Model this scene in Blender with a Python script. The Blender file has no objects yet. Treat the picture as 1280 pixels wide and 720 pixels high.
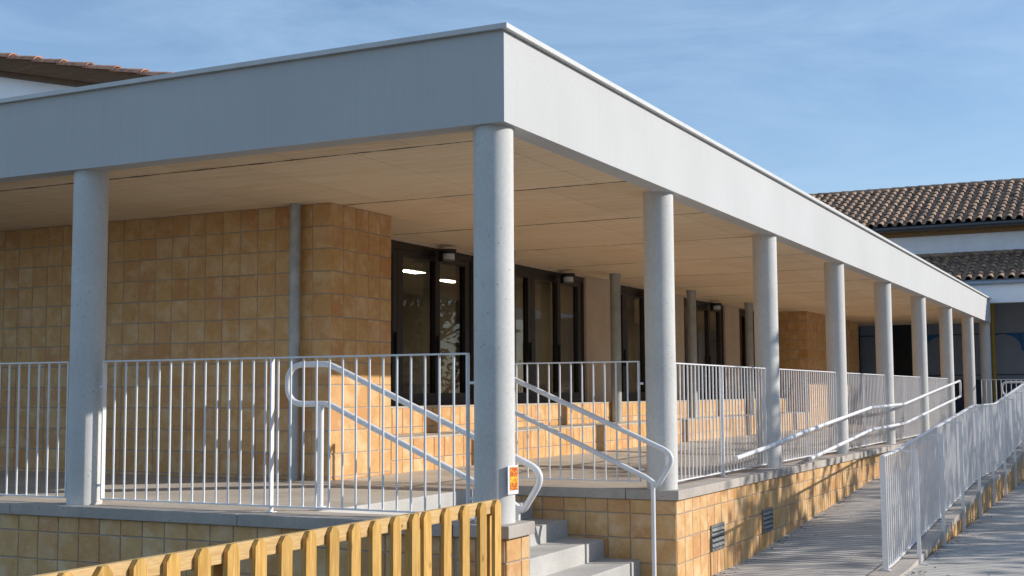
import bpy, math, random
from mathutils import Vector, Matrix
random.seed(7)
R = math.radians
sc = bpy.context.scene
COL = sc.collection
PI = math.pi

# ------------------------------------------------------------------ node helpers
def new_mat(name):
    m = bpy.data.materials.new(name); m.use_nodes = True
    nt = m.node_tree; b = nt.nodes['Principled BSDF']
    return m, nt, b
def N(nt, t, **kw):
    n = nt.nodes.new(t)
    for k, v in kw.items():
        if k in n.inputs: n.inputs[k].default_value = v
        else: setattr(n, k, v)
    return n
def L(nt, a, b): nt.links.new(a, b)
def coords(nt, scale=(1, 1, 1), rot=(0, 0, 0), kind='Object'):
    tc = N(nt, 'ShaderNodeTexCoord'); mp = N(nt, 'ShaderNodeMapping')
    mp.inputs['Scale'].default_value = scale; mp.inputs['Rotation'].default_value = rot
    L(nt, tc.outputs[kind], mp.inputs['Vector']); return mp.outputs['Vector']
def noise(nt, vec, scale, detail=4, rough=.55, dist=0.):
    n = N(nt, 'ShaderNodeTexNoise'); n.inputs['Scale'].default_value = scale
    n.inputs['Detail'].default_value = detail; n.inputs['Roughness'].default_value = rough
    n.inputs['Distortion'].default_value = dist
    L(nt, vec, n.inputs['Vector']); return n.outputs['Fac']
def ramp(nt, fac, stops, interp='LINEAR'):
    r = N(nt, 'ShaderNodeValToRGB'); cr = r.color_ramp; cr.interpolation = interp
    while len(cr.elements) < len(stops): cr.elements.new(.5)
    for e, (p, c) in zip(cr.elements, stops):
        e.position = p; e.color = tuple(c) + (1,) if len(c) == 3 else c
    L(nt, fac, r.inputs['Fac']); return r.outputs['Color']
def mixc(nt, fac, a, b, mode='MIX'):
    m = N(nt, 'ShaderNodeMix'); m.data_type = 'RGBA'; m.blend_type = mode
    for i, v in ((0, fac), (6, a), (7, b)):
        if isinstance(v, (int, float)): m.inputs[i].default_value = v
        elif isinstance(v, tuple): m.inputs[i].default_value = v + (1,) if len(v) == 3 else v
        else: L(nt, v, m.inputs[i])
    return m.outputs[2]
def bump(nt, b, h, strength=.3, dist=.01):
    n = N(nt, 'ShaderNodeBump'); n.inputs['Strength'].default_value = strength; n.inputs['Distance'].default_value = dist
    L(nt, h, n.inputs['Height']); L(nt, n.outputs['Normal'], b.inputs['Normal'])
def g(v): return (v, v, v)

# ------------------------------------------------------------------ materials
def concrete(name, c, var=.12, pits=True, scale=1., rough=.85, stain=.25, pit_scale=9):
    m, nt, b = new_mat(name); v = coords(nt)
    n1 = noise(nt, v, 1.3*scale, 6, .6); n2 = noise(nt, v, 38*scale, 4, .7)
    c1 = tuple(x*(1-var*1.3) for x in c); c2 = tuple(min(x*(1+var), .9) for x in c)
    col = ramp(nt, n1, [(.3, c1), (.7, c2)])
    col = mixc(nt, .35, col, ramp(nt, n2, [(.3, g(.35)), (.7, g(.65))]), 'OVERLAY')
    vs = coords(nt, (2.2, 2.2, .35)); n3 = noise(nt, vs, 2.2, 5, .65)
    col = mixc(nt, ramp(nt, n3, [(.55, g(0)), (.8, g(stain))]), col, tuple(x*.45 for x in c))
    h = n2
    if pits:
        vo = N(nt, 'ShaderNodeTexVoronoi'); vo.inputs['Scale'].default_value = pit_scale; vo.inputs['Randomness'].default_value = 1
        L(nt, v, vo.inputs['Vector'])
        pm = ramp(nt, vo.outputs['Distance'], [(.06, g(1)), (.09, g(0))])
        n4 = ramp(nt, noise(nt, v, 3.1, 2), [(.44, g(0)), (.5, g(1))])
        pm = mixc(nt, 1., pm, n4, 'MULTIPLY')
        col = mixc(nt, pm, col, tuple(x*.3 for x in c))
    L(nt, col, b.inputs['Base Color']); b.inputs['Roughness'].default_value = rough
    b.inputs['Specular IOR Level'].default_value = .25
    bump(nt, b, h, .25, .004)
    return m
M = {}
M['column'] = concrete('column_concrete', (.62, .612, .585), .09, True, 1, .8, .22, 17)
M['coping'] = concrete('coping_concrete', (.46, .41, .36), .15, True, 1.2, .85, .35, 14)
M['step'] = concrete('step_concrete', (.50, .485, .455), .12, True, 1.5, .9, .2, 20)
M['pillar'] = concrete('pillar_concrete', (.60, .49, .38), .1, False, .8, .85, .15)
M['pier_grey'] = concrete('grey_block', (.3, .29, .28), .15, True)

def stucco():
    m, nt, b = new_mat('white_render'); v = coords(nt)
    n1 = noise(nt, v, .7, 5, .6); vs = coords(nt, (9, 9, .35)); n2 = noise(nt, vs, 3, 4, .6)
    col = ramp(nt, n1, [(.3, (.53, .528, .52)), (.7, (.58, .578, .57))])
    col = mixc(nt, ramp(nt, n2, [(.5, g(0)), (.85, g(.3))]), col, (.46, .455, .44))
    L(nt, col, b.inputs['Base Color']); b.inputs['Roughness'].default_value = .9
    b.inputs['Specular IOR Level'].default_value = .15
    bump(nt, b, noise(nt, v, 90, 4, .7), .5, .006); return m
M['stucco'] = stucco()

def soffit_mat():
    m, nt, b = new_mat('board_marked_concrete'); tc = N(nt, 'ShaderNodeTexCoord')
    sp = N(nt, 'ShaderNodeSeparateXYZ'); L(nt, tc.outputs['Object'], sp.inputs[0])
    # bricks: length along y of object -> use (y, x)
    def line(src, off, period, width):
        a = N(nt, 'ShaderNodeMath', operation='ADD'); a.inputs[1].default_value = off; L(nt, src, a.inputs[0])
        p = N(nt, 'ShaderNodeMath', operation='PINGPONG'); p.inputs[1].default_value = period/2; L(nt, a.outputs[0], p.inputs[0])
        wn = ramp(nt, noise(nt, coords(nt), 2.6, 6, .75), [(.38, g(.15)), (.72, g(1.15))])
        w2 = N(nt, 'ShaderNodeMath', operation='MULTIPLY'); w2.inputs[1].default_value = width*2; L(nt, wn, w2.inputs[0])
        l = N(nt, 'ShaderNodeMath', operation='LESS_THAN'); L(nt, p.outputs[0], l.inputs[0]); L(nt, w2.outputs[0], l.inputs[1]); return l.outputs[0]
    ly = line(sp.outputs['Y'], -.375+2.24*20, 2.24, .017)
    # boards: staggered from bay to bay, each a little different in tone
    cb = N(nt, 'ShaderNodeCombineXYZ')
    ax = N(nt, 'ShaderNodeMath', operation='ADD'); ax.inputs[1].default_value = 40.06; L(nt, sp.outputs['X'], ax.inputs[0])
    ay = N(nt, 'ShaderNodeMath', operation='ADD'); ay.inputs[1].default_value = -.37 + 2.24*20; L(nt, sp.outputs['Y'], ay.inputs[0])
    L(nt, ax.outputs[0], cb.inputs[0]); L(nt, ay.outputs[0], cb.inputs[1])
    br = N(nt, 'ShaderNodeTexBrick'); br.offset = .5; br.offset_frequency = 2; br.squash = 1
    for k, v in (('Scale', 1.), ('Mortar Size', .0035), ('Brick Width', 1.12), ('Row Height', 2.24), ('Mortar Smooth', .6), ('Bias', 0.)):
        br.inputs[k].default_value = v
    br.inputs['Color1'].default_value = (.76, .58, .385, 1); br.inputs['Color2'].default_value = (.84, .66, .45, 1)
    br.inputs['Mortar'].default_value = (.34, .24, .15, 1)
    L(nt, cb.outputs[0], br.inputs['Vector'])
    gr = coords(nt, (.35, 9, 1)); n1 = noise(nt, gr, 3.2, 6, .65, .4)
    n0 = noise(nt, coords(nt, (1.2, 26, 1)), 5, 4, .6)
    col = mixc(nt, .6, br.outputs['Color'], ramp(nt, n1, [(.3, g(.22)), (.7, g(.76))]), 'OVERLAY')
    col = mixc(nt, .4, col, ramp(nt, n0, [(.3, g(.3)), (.7, g(.7))]), 'OVERLAY')
    big = noise(nt, coords(nt), .8, 4, .6)
    col = mixc(nt, ramp(nt, big, [(.45, g(0)), (.8, g(.3))]), col, (.5, .37, .25))
    col = mixc(nt, ly, col, (.13, .09, .055))
    L(nt, col, b.inputs['Base Color']); b.inputs['Roughness'].default_value = .8
    bump(nt, b, n1, .15, .004); return m
M['soffit'] = soffit_mat()

def tile_mat(name, stops, sat=1., rough=.62):
    m, nt, b = new_mat(name); geo = N(nt, 'ShaderNodeNewGeometry')
    v = coords(nt)
    base = ramp(nt, geo.outputs['Random Per Island'], stops)
    # cloudy firing marks differ in every tile
    ad = N(nt, 'ShaderNodeVectorMath', operation='MULTIPLY_ADD')
    cb = N(nt, 'ShaderNodeCombineXYZ')
    for i in range(3): L(nt, geo.outputs['Random Per Island'], cb.inputs[i])
    L(nt, cb.outputs[0], ad.inputs[0]); ad.inputs[1].default_value = (37, 91, 53); L(nt, v, ad.inputs[2])
    n1 = noise(nt, ad.outputs[0], 7, 5, .65, .6); n2 = noise(nt, ad.outputs[0], 40, 3, .7)
    col = mixc(nt, ramp(nt, n1, [(.40, g(0)), (.68, g(.62))]), base, (.54, .26, .085))
    n1b = noise(nt, ad.outputs[0], 4.3, 4, .6)
    col = mixc(nt, ramp(nt, n1b, [(.48, g(0)), (.68, g(.6))]), col, (.78, .60, .37))
    col = mixc(nt, .3, col, ramp(nt, n2, [(.3, g(.35)), (.7, g(.62))]), 'OVERLAY')
    L(nt, col, b.inputs['Base Color']); b.inputs['Roughness'].default_value = rough
    b.inputs['Specular IOR Level'].default_value = .35
    bump(nt, b, n2, .25, .003); return m
M['tile'] = tile_mat('glazed_clay_tile', [(0, (.64, .385, .15)), (.25, (.68, .43, .19)), (.5, (.62, .355, .135)), (.72, (.69, .45, .215)), (.88, (.59, .30, .12)), (1, (.66, .41, .20))])
M['grout'] = concrete('tile_grout', (.40, .37, .34), .1, False)
M['tile_floor'] = concrete('terrace_floor_concrete', (.52, .46, .385), .16, True, 1.1, .8, .35, 8)

def striped_ground(name, c, sc_=(1, 6, 1)):
    m, nt, b = new_mat(name); v = coords(nt)
    vs = coords(nt, sc_)
    n1 = noise(nt, vs, 1.6, 5, .6); n2 = noise(nt, v, 60, 4, .7); n3 = noise(nt, v, 1.1, 4, .6)
    wv = N(nt, 'ShaderNodeTexWave'); wv.bands_direction = 'Y'; wv.inputs['Scale'].default_value = 2.6
    wv.inputs['Distortion'].default_value = .9; wv.inputs['Detail'].default_value = 3; wv.inputs['Detail Scale'].default_value = 1.5
    L(nt, v, wv.inputs['Vector'])
    col = ramp(nt, n1, [(.3, tuple(x*.78 for x in c)), (.7, tuple(x*1.12 for x in c))])
    col = mixc(nt, .45, col, ramp(nt, wv.outputs['Fac'], [(0, g(.12)), (.5, g(.62)), (1, g(.68))]), 'OVERLAY')
    col = mixc(nt, .35, col, ramp(nt, n2, [(.3, g(.3)), (.7, g(.68))]), 'OVERLAY')
    col = mixc(nt, ramp(nt, n3, [(.5, g(0)), (.8, g(.35))]), col, tuple(x*.55 for x in c))
    L(nt, col, b.inputs['Base Color']); b.inputs['Roughness'].default_value = .9
    b.inputs['Specular IOR Level'].default_value = .2
    bump(nt, b, wv.outputs['Fac'], .7, .012); return m
M['ramp'] = striped_ground('brushed_ramp_concrete', (.50, .47, .43))
M['path'] = striped_ground('path_concrete', (.50, .47, .43), (1, 3, 1))
M['ground'] = concrete('yard_asphalt', (.11, .105, .095), .15, False, .6, .9, .3)

def metal(name, c, rough=.35, metallic=0., var=.06, bmp=.05):
    m, nt, b = new_mat(name); v = coords(nt)
    n1 = noise(nt, v, 6, 5, .6)
    L(nt, ramp(nt, n1, [(.3, tuple(x*(1-var) for x in c)), (.7, tuple(min(1, x*(1+var)) for x in c))]), b.inputs['Base Color'])
    r = ramp(nt, noise(nt, v, 21, 3), [(.3, g(rough*.8)), (.7, g(min(1, rough*1.25)))])
    L(nt, r, b.inputs['Roughness']); b.inputs['Metallic'].default_value = metallic
    bump(nt, b, noise(nt, v, 45, 3), bmp, .003); return m
M['rail'] = metal('white_lacquered_steel', (.80, .80, .81), .38)
M['rail_far'] = M['rail']
M['galv'] = metal('galvanised_steel', (.42, .45, .46), .5, .35, .22)
M['galv_col'] = metal('grey_painted_steel', (.40, .41, .39), .5, .1, .15)
M['frame'] = metal('dark_brown_aluminium', (.016, .010, .008), .35)
M['black'] = metal('black_plastic', (.012, .012, .012), .45)
M['lens'] = metal('frosted_lens', (.6, .62, .64), .3)
M['gutter'] = metal('dark_zinc_gutter', (.085, .09, .10), .5, .2)
M['blue_gutter'] = metal('grey_blue_gutter', (.30, .34, .38), .5, .1)
M['yellow'] = metal('ochre_pipe_paint', (.42, .26, .03), .5)
M['coping_metal'] = metal('pale_flashing', (.62, .61, .59), .5)
M['door_black'] = metal('black_door_paint', (.006, .006, .007), .4)
M['vent'] = metal('grey_vent_metal', (.22, .22, .21), .5, .3)
M['chair'] = metal('white_chair_plastic', (.7, .7, .68), .4)

def wood(name, c1, c2, axis):
    m, nt, b = new_mat(name)
    s = {'x': (.5, 9, 9), 'y': (9, .5, 9), 'z': (9, 9, .5)}[axis]
    v = coords(nt, s); geo = N(nt, 'ShaderNodeObjectInfo')
    ad = N(nt, 'ShaderNodeVectorMath', operation='ADD'); L(nt, v, ad.inputs[0])
    cb = N(nt, 'ShaderNodeCombineXYZ')
    mu = N(nt, 'ShaderNodeMath', operation='MULTIPLY'); mu.inputs[1].default_value = 57; L(nt, geo.outputs['Random'], mu.inputs[0])
    for i in range(3): L(nt, mu.outputs[0], cb.inputs[i])
    L(nt, cb.outputs[0], ad.inputs[1])
    n1 = noise(nt, ad.outputs[0], 4, 6, .6, 1.2); n2 = noise(nt, ad.outputs[0], 22, 3, .6)
    col = ramp(nt, n1, [(.3, c1), (.7, c2)])
    col = mixc(nt, .6, col, ramp(nt, n2, [(.3, g(.28)), (.7, g(.66))]), 'OVERLAY')
    # knots
    v2 = coords(nt, tuple(x*.35 if x > 1 else 1.6 for x in s))
    ad2 = N(nt, 'ShaderNodeVectorMath', operation='ADD'); L(nt, v2, ad2.inputs[0]); L(nt, cb.outputs[0], ad2.inputs[1])
    vo = N(nt, 'ShaderNodeTexVoronoi'); vo.inputs['Scale'].default_value = 2.4; L(nt, ad2.outputs[0], vo.inputs['Vector'])
    k = ramp(nt, vo.outputs['Distance'], [(.05, g(.75)), (.13, g(0))])
    col = mixc(nt, k, col, (.20, .085, .02))
    hs = N(nt, 'ShaderNodeHueSaturation'); mr = N(nt, 'ShaderNodeMapRange'); mr.inputs['To Min'].default_value = .85; mr.inputs['To Max'].default_value = 1.12
    L(nt, geo.outputs['Random'], mr.inputs['Value']); L(nt, mr.outputs[0], hs.inputs['Value']); L(nt, col, hs.inputs['Color'])
    L(nt, hs.outputs[0], b.inputs['Base Color']); b.inputs['Roughness'].default_value = .7
    b.inputs['Specular IOR Level'].default_value = .25
    bump(nt, b, n2, .2, .003); return m
M['wood_v'] = wood('treated_pine_picket', (.50, .27, .06), (.74, .47, .155), 'z')
M['wood_h'] = wood('treated_pine_rail', (.58, .37, .15), (.76, .53, .25), 'y')
M['wood_brown'] = wood('stained_eave_board', (.11, .055, .025), (.17, .09, .045), 'x')
M['wood_eave'] = wood('ochre_eave_board', (.22, .13, .05), (.28, .17, .075), 'x')

def rooftile_mat(name, stops):
    m, nt, b = new_mat(name); geo = N(nt, 'ShaderNodeNewGeometry'); v = coords(nt)
    base = ramp(nt, geo.outputs['Random Per Island'], stops)
    n1 = noise(nt, v, 9, 5, .7)
    col = mixc(nt, ramp(nt, n1, [(.45, g(0)), (.65, g(.7))]), base, (.09, .07, .06))
    col = mixc(nt, ramp(nt, noise(nt, v, 2.1, 4, .7), [(.62, g(0)), (.7, g(.5))]), col, (.40, .30, .09))
    L(nt, col, b.inputs['Base Color']); b.inputs['Roughness'].default_value = .9
    bump(nt, b, n1, .4, .01); return m
M['rt_old'] = rooftile_mat('weathered_roof_tile', [(0, (.17, .11, .08)), (.3, (.34, .21, .14)), (.6, (.40, .26, .17)), (.85, (.48, .31, .19)), (1, (.24, .17, .13))])
M['rt_new'] = rooftile_mat('terracotta_roof_tile', [(0, (.50, .24, .15)), (1, (.58, .30, .20))])

def plain(name, c, rough=.85, var=.07, sc_=2):
    m, nt, b = new_mat(name); v = coords(nt)
    L(nt, ramp(nt, noise(nt, v, sc_, 5, .6), [(.3, tuple(x*(1-var) for x in c)), (.7, tuple(min(x*(1+var), 1) for x in c))]), b.inputs['Base Color'])
    b.inputs['Roughness'].default_value = rough; bump(nt, b, noise(nt, v, 60, 3), .2, .003); return m
M['white_wall'] = plain('white_painted_wall', (.9, .9, .92))
M['grey_wall'] = plain('grey_painted_wall', (.26, .27, .30))
M['dado'] = plain('dark_blue_dado', (.035, .05, .085))
M['blue'] = plain('blue_mural_paint', (.02, .115, .27))
M['mural_line'] = plain('dark_mural_line', (.05, .06, .08))
M['int_wall'] = plain('beige_room_wall', (.62, .52, .37))
M['int_dark'] = plain('dark_room_dado', (.26, .25, .25))
M['int_floor'] = plain('grey_room_floor', (.2, .19, .17), .5)
M['int_ceil'] = plain('white_room_ceiling', (.6, .57, .5))
M['cupboard'] = plain('pale_cupboard', (.42, .42, .42), .5)
M['bark'] = plain('tree_bark', (.11, .08, .06), .9, .3, 8)
M['roof_gravel'] = plain('roof_gravel', (.45, .44, .42))

def leafm():
    m, nt, b = new_mat('olive_green_leaf'); geo = N(nt, 'ShaderNodeNewGeometry')
    L(nt, ramp(nt, geo.outputs['Random Per Island'], [(0, (.035, .06, .018)), (.6, (.07, .10, .03)), (1, (.11, .12, .04))]), b.inputs['Base Color'])
    b.inputs['Roughness'].default_value = .6; return m
M['leaf'] = leafm()

def glass():
    m, nt, b = new_mat('window_glass'); out = nt.nodes['Material Output']
    tr = N(nt, 'ShaderNodeBsdfTransparent'); tr.inputs[0].default_value = (.66, .64, .59, 1)
    gl = N(nt, 'ShaderNodeBsdfGlossy'); gl.inputs['Roughness'].default_value = .015; gl.inputs['Color'].default_value = (.9, .9, .9, 1)
    fr = N(nt, 'ShaderNodeFresnel'); fr.inputs['IOR'].default_value = 1.5
    mx = N(nt, 'ShaderNodeMixShader'); ge = N(nt, 'ShaderNodeNewGeometry'); iv = N(nt, 'ShaderNodeMath', operation='SUBTRACT'); iv.inputs[0].default_value = 1; L(nt, ge.outputs['Backfacing'], iv.inputs[1])
    ml = N(nt, 'ShaderNodeMath', operation='MULTIPLY'); L(nt, fr.outputs[0], ml.inputs[0]); L(nt, iv.outputs[0], ml.inputs[1]); L(nt, ml.outputs[0], mx.inputs[0]); L(nt, tr.outputs[0], mx.inputs[1]); L(nt, gl.outputs[0], mx.inputs[2])
    L(nt, mx.outputs[0], out.inputs['Surface']); return m
M['glass'] = glass()
def lampm():
    m, nt, b = new_mat('lit_ceiling_panel'); b.inputs['Base Color'].default_value = (.8, .8, .75, 1)
    b.inputs['Emission Color'].default_value = (1, .93, .8, 1); b.inputs['Emission Strength'].default_value = 30.; return m
M['lamp'] = lampm()
def sticker():
    m, nt, b = new_mat('orange_mosaic_sticker'); v = coords(nt, (1, 1, 1))
    sn = N(nt, 'ShaderNodeVectorMath', operation='SNAP'); sn.inputs[1].default_value = (.0085,)*3; L(nt, v, sn.inputs[0])
    wn = N(nt, 'ShaderNodeTexWhiteNoise'); wn.noise_dimensions = '3D'; L(nt, sn.outputs[0], wn.inputs['Vector'])
    sp = N(nt, 'ShaderNodeSeparateXYZ'); L(nt, v, sp.inputs[0])
    c1 = ramp(nt, wn.outputs['Value'], [(0, (.5, .07, .02)), (.4, (.75, .22, .02)), (.75, (.8, .36, .03))], 'CONSTANT')
    c2 = ramp(nt, wn.outputs['Value'], [(0, (.65, .30, .02)), (.4, (.85, .62, .03)), (.75, (.75, .18, .02))], 'CONSTANT')
    # the yellower band sits in the middle
    ab = N(nt, 'ShaderNodeMath', operation='ABSOLUTE'); L(nt, sp.outputs['Z'], ab.inputs[0])
    lt = N(nt, 'ShaderNodeMath', operation='LESS_THAN'); lt.inputs[1].default_value = .022; L(nt, ab.outputs[0], lt.inputs[0])
    L(nt, mixc(nt, lt.outputs[0], c1, c2), b.inputs['Base Color']); b.inputs['Roughness'].default_value = .4; return m
M['sticker'] = sticker()
M['plate'] = metal('white_sign_plate', (.75, .75, .76), .4)

# ------------------------------------------------------------------ mesh helpers
class MB:
    def __init__(s): s.v = []; s.f = []; s.sm = []; s.mi = []
    def add(s, vs, fs, smooth=False, mi=0):
        o = len(s.v); s.v += [tuple(v) for v in vs]; s.f += [tuple(i+o for i in f) for f in fs]
        s.sm += [smooth]*len(fs); s.mi += [mi]*len(fs); return s
    def box(s, x0, x1, y0, y1, z0, z1, b=0., mi=0):
        x0, x1 = min(x0, x1), max(x0, x1); y0, y1 = min(y0, y1), max(y0, y1); z0, z1 = min(z0, z1), max(z0, z1)
        if b <= 0:
            vs = [(x, y, z) for x in (x0, x1) for y in (y0, y1) for z in (z0, z1)]
            return s.add(vs, [(0, 1, 3, 2), (4, 6, 7, 5), (0, 4, 5, 1), (2, 3, 7, 6), (0, 2, 6, 4), (1, 5, 7, 3)], False, mi)
        import bmesh
        bm = bmesh.new()
        vs = [bm.verts.new((x, y, z)) for x in (x0, x1) for y in (y0, y1) for z in (z0, z1)]
        for f in [(0, 1, 3, 2), (4, 6, 7, 5), (0, 4, 5, 1), (2, 3, 7, 6), (0, 2, 6, 4), (1, 5, 7, 3)]:
            bm.faces.new([vs[i] for i in f])
        bmesh.ops.bevel(bm, geom=list(bm.edges), offset=b, segments=2, affect='EDGES', profile=.6)
        bm.verts.index_update()
        s.add([v.co[:] for v in bm.verts], [[v.index for v in f.verts] for f in bm.faces], False, mi); bm.free(); return s
    def prism(s, poly, axis, a0, a1, mi=0):
        # poly: 2D points; axis: extrusion axis
        n = len(poly)
        def P(p, a):
            return {'x': (a, p[0], p[1]), 'y': (p[0], a, p[1]), 'z': (p[0], p[1], a)}[axis]
        vs = [P(p, a0) for p in poly] + [P(p, a1) for p in poly]
        fs = [tuple(range(n)), tuple(range(2*n-1, n-1, -1))] + [(i, i+n, (i+1) % n+n, (i+1) % n) for i in range(n)]
        return s.add(vs, fs, False, mi)
    def cyl(s, cx, cy, z0, z1, r, seg=48, r1=None, rings=1, mi=0):
        r1 = r if r1 is None else r1
        vs = []
        for k in range(rings+1):
            t = k/rings; z = z0+(z1-z0)*t; rr = r+(r1-r)*t
            vs += [(cx+rr*math.cos(2*PI*i/seg), cy+rr*math.sin(2*PI*i/seg), z) for i in range(seg)]
        fs = []
        for k in range(rings):
            fs += [(k*seg+i, k*seg+(i+1) % seg, (k+1)*seg+(i+1) % seg, (k+1)*seg+i) for i in range(seg)]
        s.add(vs, fs, True, mi)
        top = vs[-seg:]; bot = vs[:seg]
        s.add(top, [tuple(range(seg))], False, mi); s.add(bot, [tuple(range(seg-1, -1, -1))], False, mi); return s
    def tube(s, path, r, seg=12, closed=False, mi=0, radii=None):
        P = [Vector(p) for p in path]; n = len(P); T = []
        for i in range(n):
            a = P[i-1] if (i or closed) else P[i]; b = P[(i+1) % n] if (i < n-1 or closed) else P[i]
            T.append((b-a).normalized())
        up = Vector((0, 0, 1)) if abs(T[0].z) < .9 else Vector((1, 0, 0))
        u = T[0].cross(up).normalized(); vs = []
        for i in range(n):
            u = (u-T[i]*u.dot(T[i])).normalized(); w = T[i].cross(u); rr = radii[i] if radii else r
            vs += [P[i]+(u*math.cos(2*PI*k/seg)+w*math.sin(2*PI*k/seg))*rr for k in range(seg)]
        fs = []
        for i in range(n if closed else n-1):
            j = (i+1) % n
            fs += [(i*seg+k, i*seg+(k+1) % seg, j*seg+(k+1) % seg, j*seg+k) for k in range(seg)]
        s.add(vs, fs, True, mi)
        if not closed:
            s.add(vs[:seg], [tuple(range(seg))], False, mi); s.add(vs[-seg:], [tuple(range(seg-1, -1, -1))], False, mi)
        return s
    def build(s, name, mats, parent=None, loc=(0, 0, 0)):
        me = bpy.data.meshes.new(name); me.from_pydata(s.v, [], s.f)
        mats = mats if isinstance(mats, (list, tuple)) else [mats]
        for m in mats: me.materials.append(M[m] if isinstance(m, str) else m)
        me.polygons.foreach_set('use_smooth', s.sm); me.polygons.foreach_set('material_index', s.mi)
        me.update(); me.validate()
        import bmesh
        bm = bmesh.new(); bm.from_mesh(me); bmesh.ops.recalc_face_normals(bm, faces=bm.faces); bm.to_mesh(me); bm.free()
        o = bpy.data.objects.new(name, me); COL.objects.link(o); o.location = loc
        if parent: o.parent = parent
        return o
def mesh_only(mb, name, mat):
    o = mb.build(name, mat); me = o.data; bpy.data.objects.remove(o); return me
def inst(name, me, parent, loc=(0, 0, 0), rot=(0, 0, 0)):
    o = bpy.data.objects.new(name, me); COL.objects.link(o); o.location = loc; o.rotation_euler = rot
    if parent: o.parent = parent
    return o
def tag(o, label, cat, group=None):
    o['label'] = label; o['category'] = cat
    if group: o['group'] = group
    return o
def thing(name, label, cat, loc=(0, 0, 0), group=None, rz=0):
    o = bpy.data.objects.new(name, None); COL.objects.link(o); o.location = loc; o.rotation_euler = (0, 0, rz)
    o.empty_display_size = .3
    return tag(o, label, cat, group)
def struct(o): o['kind'] = 'structure'; return o
def rounded(pts, rad, closed=False, n=7):
    P = [Vector(p) for p in pts]; out = []; m = len(P)
    for i in range(m):
        if not closed and i in (0, m-1): out.append(P[i]); continue
        a, b, c = P[i-1], P[i], P[(i+1) % m]
        r = rad[i] if isinstance(rad, (list, tuple)) else rad
        d1 = (a-b); d2 = (c-b); r = min(r, d1.length*.48, d2.length*.48)
        p0 = b+d1.normalized()*r; p1 = b+d2.normalized()*r
        for k in range(n+1):
            t = k/n; out.append(p0*(1-t)**2+b*2*t*(1-t)+p1*t*t)
    return out

# tiles: real slightly uneven tiles on a grout bed
TP = .2225
def tiles(name, o, u, w, n, u0, u1, zrows, parent, mat='tile', ustart=None, rnd=None, gap=.0045, clip=None):
    """o origin, u along wall (unit), w up, n outward; zrows list of (z0,z1)"""
    rnd = rnd or random.Random(hash(name) % 999)
    o = Vector(o); u = Vector(u); w = Vector(w); n = Vector(n); mb = MB()
    us = []; x = u0 if ustart is None else ustart
    while x > u0: x -= TP
    while x < u1-.02:
        a, b = max(x, u0), min(x+TP, u1)
        if b-a > .025: us.append((a, b))
        x += TP
    for z0, z1 in zrows:
        for a, b in us:
            if clip and not clip((a+b)/2, z1): continue
            j = lambda q=.0018: rnd.uniform(-q, q)
            c = [(a+gap+j(), z0+gap+j()), (b-gap+j(), z0+gap+j()), (b-gap+j(), z1-gap+j()), (a+gap+j(), z1-gap+j())]
            e = .005; hh = [.0085+j(.0014) for _ in range(4)]
            cc = ((a+b)/2, (z0+z1)/2)
            outer = [o+u*p[0]+w*p[1]+n*.0 for p in c]
            mid = [o+u*p[0]+w*p[1]+n*(h*.55) for p, h in zip(c, hh)]
            inner = [o+u*(p[0]+(e if p[0] < cc[0] else -e))+w*(p[1]+(e if p[1] < cc[1] else -e))+n*h for p, h in zip(c, hh)]
            vs = outer+mid+inner
            fs = [(8, 9, 10, 11)]
            for q in range(4):
                r_ = (q+1) % 4; fs += [(q, r_, 4+r_, 4+q), (4+q, 4+r_, 8+r_, 8+q)]
            mb.add(vs, fs)
    return mb.build(name, mat, parent)
def rows(top, bottom, first=None):
    out = []; z = top
    if first: out.append((top-first, top)); z = top-first
    while z > bottom+.03:
        out.append((max(z-TP, bottom), z)); z -= TP
    return out

# ------------------------------------------------------------------ dimensions
H = 2.755; GZ = -.88; RC = .1408
COLY = [0, 3.347, 7.016, 10.737, 14.46, 18.178, 21.88, 25.66, 29.3]
COLX = [-3.79, -7.45, -11.1]
YE = 29.2

def ramp_z(y):
    if y < 5.3: return GZ
    if y < 12.1: return GZ+(y-5.3)*(.42/6.8)
    if y < 15: return -.46
    if y < 22: return -.46+(y-15)*(.46/7)
    return 0.
def low_z(y): return GZ if y < 9 else min(GZ+(y-9)*.012, -.7)

# ------------------------------------------------------------------ ground
def grid_strip(name, mat, x0, x1, ys, zf, skirt=.5):
    mb = MB(); vs = []; fs = []
    for y in ys: vs += [(x0, y, zf(y)), (x1, y, zf(y))]
    for i in range(len(ys)-1): fs.append((2*i, 2*i+1, 2*i+3, 2*i+2))
    mb.add(vs, fs); k = len(ys)
    vs2 = []
    for y in ys: vs2 += [(x0, y, zf(y)), (x0, y, zf(y)-skirt), (x1, y, zf(y)), (x1, y, zf(y)-skirt)]
    f2 = []
    for i in range(k-1):
        a = 4*i; b = a+4; f2 += [(a, b, b+1, a+1), (a+2, a+3, b+3, b+2)]
    f2 += [(0, 1, 3, 2), (4*k-4, 4*k-2, 4*k-1, 4*k-3)]
    mb.add(vs2, f2)
    return struct(mb.build(name, mat))
mb = MB(); S = 400
mb.add([(-S, -S, GZ-.006), (S, -S, GZ-.006), (S, S, GZ-.006), (-S, S, GZ-.006)], [(0, 1, 2, 3)])
struct(mb.build('ground', 'ground'))
ys = [3.0+.5*i for i in range(39)]
grid_strip('ramp', 'ramp', .17, 1.6, [2.2, 3, 5.3, 5.8, 6.5, 8, 10, 11.8, 12.1, 12.5, 14.6, 15, 15.5, 17, 19, 21.6, 22, 22.5], ramp_z)
grid_strip('path', 'path', 1.86, 24, [-1, 2, 5, 9, 12, 16, 20, 25, 26], lambda y: low_z(y)+.004, .1)  # unseen outer width added so pale paving bounces light up to the soffit
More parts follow.
